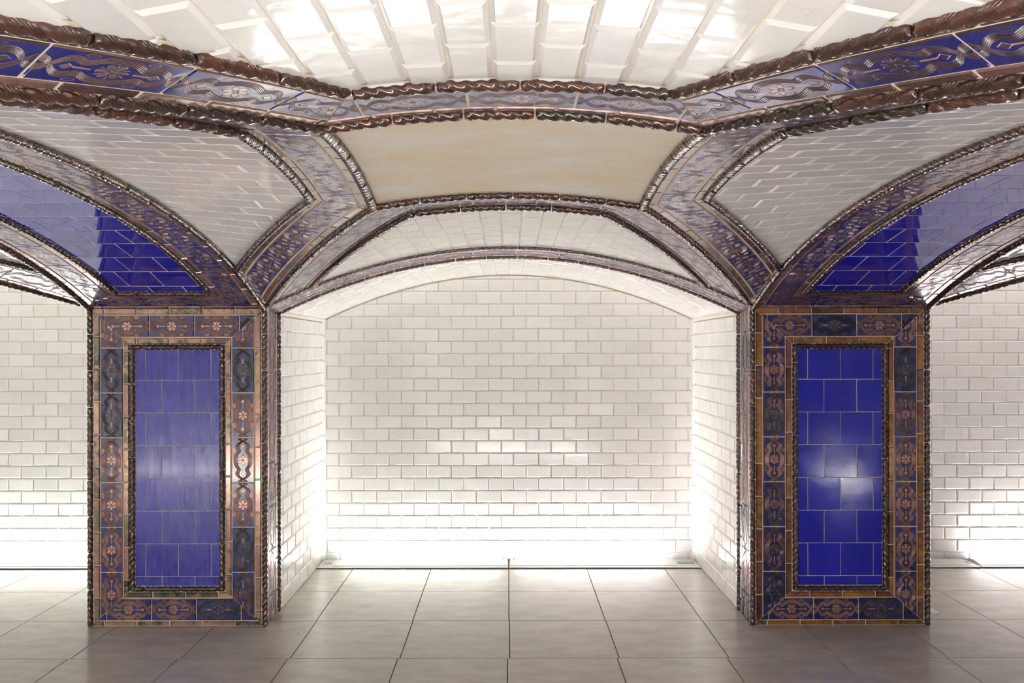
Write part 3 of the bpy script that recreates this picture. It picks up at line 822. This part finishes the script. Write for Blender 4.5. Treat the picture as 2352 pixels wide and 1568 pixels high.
# ------------------------------------------------------------------ transverse arches at the mouth of each niche
def niche_arch(cx, name, label, x0, x1):
    t = tag(link(name, None, None, (cx, YE-0.14, Zn(0))), label, 'arch', 'structure')
    fAR = lambda X, Y: Zn(X)+(Zy(X)-0.004-Zn(X))*min(1, max(0, (YE-Y)/(YE-YP)))
    hs = height(fAR, cx); tp = lambda s, w_: (s, YP+w_)
    a0, a1 = max(x0, cx-XP+0.004), min(x1, cx+XP-0.004)
    layers(t, tp, hs, [], a0, a1, [('edge', 0.020, 0.055), ('pat', 0.055, 0.195), ('edge', 0.195, 0.252)], M['pat_vault'], M['edge_vault'], nsub=3, phase=0.4)
    V, Fc = [], []
    patch('mortar_bed', t, M['cream'], frange(a0, a1, 0.06), [YP-0.012, YP+0.1, YE], hs, off=0.002)
    for y, R, lf in ((YP+0.004, 0.0125, 0.3), (YE-0.014, 0.0125, 0.5)):
        pn = [hs(x, y) for x in frange(a0, a1, 0.03)]
        rope('rope_moulding', t, M['rope'], [p for p, n in pn], [n for p, n in pn], R=R, piece=0.2, lift=lf, hand=-1)
    return t
niche_arch(0, 'trim_11', 'rope and frieze arch over the mouth of the central niche', -XP, XP)
niche_arch(-BAY, 'trim_12', 'rope and frieze arch over the niche left of the left pillar', -BAY-XP, -BAY+XP)
niche_arch(BAY, 'trim_13', 'rope and frieze arch over the niche right of the right pillar', BAY-XP, BAY+XP)

# ------------------------------------------------------------------ strip lamps in the floor along the back walls
def floor_lamp(xa, xb, l0, l1, lamp, label, y_wall=YB, fy=-1, louvre=True):
    """aluminium tray xa..xb with a lens l0..l1; fy: direction of the room"""
    r = root('floor_lamp', ((xa+xb)/2, y_wall+fy*0.12, 0), label, 'lamp', None, 'strip lamps along the foot of the wall')
    Y = lambda d: y_wall+fy*d
    def bx(name, x0, x1, d0, d1, z0, z1, m, b=0.0, par=None):
        y0, y1 = sorted((Y(d0), Y(d1))); return child(name, *box_data(x0, x1, y0, y1, z0, z1, b), M[m] if isinstance(m, str) else m, par or r)
    tray = bx('tray', xa+0.003, xb-0.003, 0.004, 0.240, -0.003, 0.006, 'alu')
    bx('front_rail', xa+0.003, xb-0.003, 0.205, 0.240, 0.006, 0.011, 'alu', 0.003)
    bx('back_rail', xa+0.003, xb-0.003, 0.007, 0.026, 0.006, 0.012, 'alu', 0.002)
    bx('gasket', xa+0.003, xb-0.003, 0.240, 0.246, -0.003, 0.005, 'rubber')
    # slotted cover plates where there is no lens
    for a, b in ((xa+0.012, l0-0.07), (l1+0.07, xb-0.012)):
        if b-a > 0.03:
            p = bx('cover_plate', a, b, 0.034, 0.200, 0.006, 0.012, 'alu', 0.002)
            bx('slot', a+0.02, b-0.02, 0.095, 0.160, 0.012, 0.0135, 'alu_dark', 0.0, p)
    # louvre that shields the room from the lens, sloping down to the front rail
    V = [(x, Y(d), z) for x in (l0-0.066, l1+0.066) for d, z in ((0.088, 0.006), (0.088, 0.031), (0.100, 0.032), (0.200, 0.014), (0.200, 0.006))]
    if louvre: child('louvre', V, [(0, 1, 2, 3, 4), (9, 8, 7, 6, 5)]+[(k, 5+k, 5+(k+1) % 5, (k+1) % 5) for k in range(5)], M['alu'], r)
    bx('bezel', l0-0.012, l1+0.012, 0.080, 0.087, 0.006, 0.022, 'alu', 0.002)
    V, Fc = [], []
    for x in (l0, l1):
        for q in range(7):
            a = math.pi*q/6; V.append((x, Y(0.054-0.025*math.cos(a)), 0.008+0.016*math.sin(a)))
    for q in range(6): Fc.append((q, q+1, 8+q, 7+q))
    Fc += [tuple(range(7)), tuple(range(13, 6, -1))]
    child('diffuser', V, Fc, lamp, r)
    for a, b in ((l0-0.066, l0-0.002), (l1+0.002, l1+0.066)):
        c = bx('end_cap', a, b, 0.032, 0.085, 0.006, 0.028, 'alu', 0.003)
        mx, my = (a+b)/2, Y(0.058); V = [(mx+0.008*math.cos(k*math.pi/4), my+0.008*math.sin(k*math.pi/4), z) for z in (0.0275, 0.0300) for k in range(8)]
        child('screw', V, [tuple(range(8, 16))]+[(k, (k+1) % 8, 8+(k+1) % 8, 8+k) for k in range(8)], M['screw'], c)
    return r
XN = XP-0.005
floor_lamp(-XN, -0.001, -1.30, -0.075, M['lamp_cool'], 'lit strip lamp at the foot of the central wall, left half')
floor_lamp(0.001, XN, 0.075, 1.235, M['lamp_warm'], 'lit strip lamp at the foot of the central wall, right half')
floor_lamp(-BAY-XN, -BAY+XN, -BAY-1.2, -BAY+1.2, M['lamp_cool'], 'lit strip lamp at the foot of the wall left of the left pillar')
floor_lamp(BAY-XN, BAY-0.401, BAY-1.2, BAY-0.55, M['lens_off'], 'unlit grey strip lamp tray right of the right pillar')
floor_lamp(BAY-0.399, BAY+XN, BAY-0.32, BAY+1.2, M['lamp_right'], 'lit strip lamp at the right edge of the frame, beyond the unlit tray')
YNB = YN-(YB-YP)
for k, (cx, lb) in enumerate(((-BAY, 'lit strip lamp behind the viewer, reflected in the left pillar'), (0, 'lit strip lamp directly behind the viewer'), (BAY, 'lit strip lamp behind the viewer, reflected in the right pillar'))):
    a, b = ((-0.95, 1.25), (-1.25, 1.25), (0.15, 0.62))[k]
    floor_lamp(cx-XN, cx+XN, cx+a, cx+b, M[('lamp_behind_side', 'lamp_behind', 'lamp_behind')[k]], lb, YNB, 1, False)

# small cover plate let into the floor beside the right pillar
r = root('floor_hatch', (2.62, 5.05, 0), 'small pale access plate in the floor right of the right pillar', 'cover plate')
child('plate', *box_data(2.585, 2.75, 4.99, 5.12, -0.001, 0.003, 0.001), M['alu'], r)
child('hinge', *box_data(2.575, 2.60, 5.00, 5.03, 0.002, 0.012, 0.002), M['alu'], r)

# ------------------------------------------------------------------ the rest of the place, behind and beside the viewer, and added closing walls
def shell(name, data, label, cat='wall', m='shell'):
    return tag(child(name, *data, M[m], None), label, cat, 'structure')
shell('wall_front', box_data(-6.2, 6.2, YNB-0.12, YNB, -0.05, 2.4), 'white wall behind the viewer')
for k, sx in enumerate((-1, 1)):
    shell('wall_pier_'+('left', 'right')[k], box_data(*sorted((sx*XP, sx*XO)), YNB, YN, -0.02, 2.0), 'plain pier behind the viewer on the '+('left', 'right')[k], m='shell')
    shell('wall_added_'+('left', 'right')[k], box_data(*sorted((sx*6.1, sx*6.2)), YNB, YB, -0.05, 2.5), 'white wall added to close off the corridor out of frame '+('left', 'right')[k])  # unseen walls added to close in the light; the corridor itself runs on
    shell('wall_pier_outer_'+('left', 'right')[k], box_data(*sorted((sx*(BAY+XP), sx*6.2)), YP, YB, -0.02, 2.05), 'plain outer pier out of frame on the '+('left', 'right')[k])
    shell('wall_pier_behind_'+('left', 'right')[k], box_data(*sorted((sx*(BAY+XP), sx*6.2)), YNB, YN, -0.02, 2.05), 'plain outer pier behind the viewer on the '+('left', 'right')[k])
    cx = sx*BAY
    for a, b, nm in ((YNB-0.02, YN, 'niche_behind'),):
        tag(patch('ceiling_'+nm+'_'+('left', 'right')[k], None, M['shell'], frange(cx-XP-0.02, cx+XP+0.02, 0.15), [a, b], height(fNI, cx)), 'plain niche vault behind the viewer on the '+('left', 'right')[k], 'ceiling', 'structure')
    # undecorated remainder of the side bays
    g = lambda X, Y, cx=cx: Zxw(X, Y) if abs(X) > edge_x(Y, 1 if X > 0 else -1) else Zy(X)
    inner = sx < 0
    pl = [(-1, 0, cx+0.30)] if sx < 0 else [(1, 0, -(cx-0.30))]
    tag(patch('ceiling_outer_'+('left', 'right')[k], None, M['shell'], frange(cx-XP-0.6, cx+XP+0.6, 0.1), frange(YN, YP, 0.1), height(g, cx), pl), 'plain outer half of the side vault on the '+('left', 'right')[k], 'ceiling', 'structure')
    pl2 = [(1, 0, -(cx+0.30)), (-1, 0, cx+XP)] if sx < 0 else [(-1, 0, cx-0.30), (1, 0, -(cx-XP))]
    tag(patch('ceiling_behind_'+('left', 'right')[k], None, M['shell'], frange(cx-XP, cx+XP, 0.1), frange(YN, 3.4, 0.1), height(g, cx), pl2, off=-0.012), 'plain side vault above the viewer, out of frame '+('left', 'right')[k], 'ceiling', 'structure')
tag(patch('ceiling_niche_behind', None, M['shell'], frange(-XP-0.02, XP+0.02, 0.15), [YNB-0.02, YN], height(fNI)), 'niche vault above the viewer', 'ceiling', 'structure')
shell('ceiling_roof', box_data(-6.3, 6.3, YNB-0.2, YB+0.2, 2.46, 2.5), 'masonry above the vaults', 'ceiling')
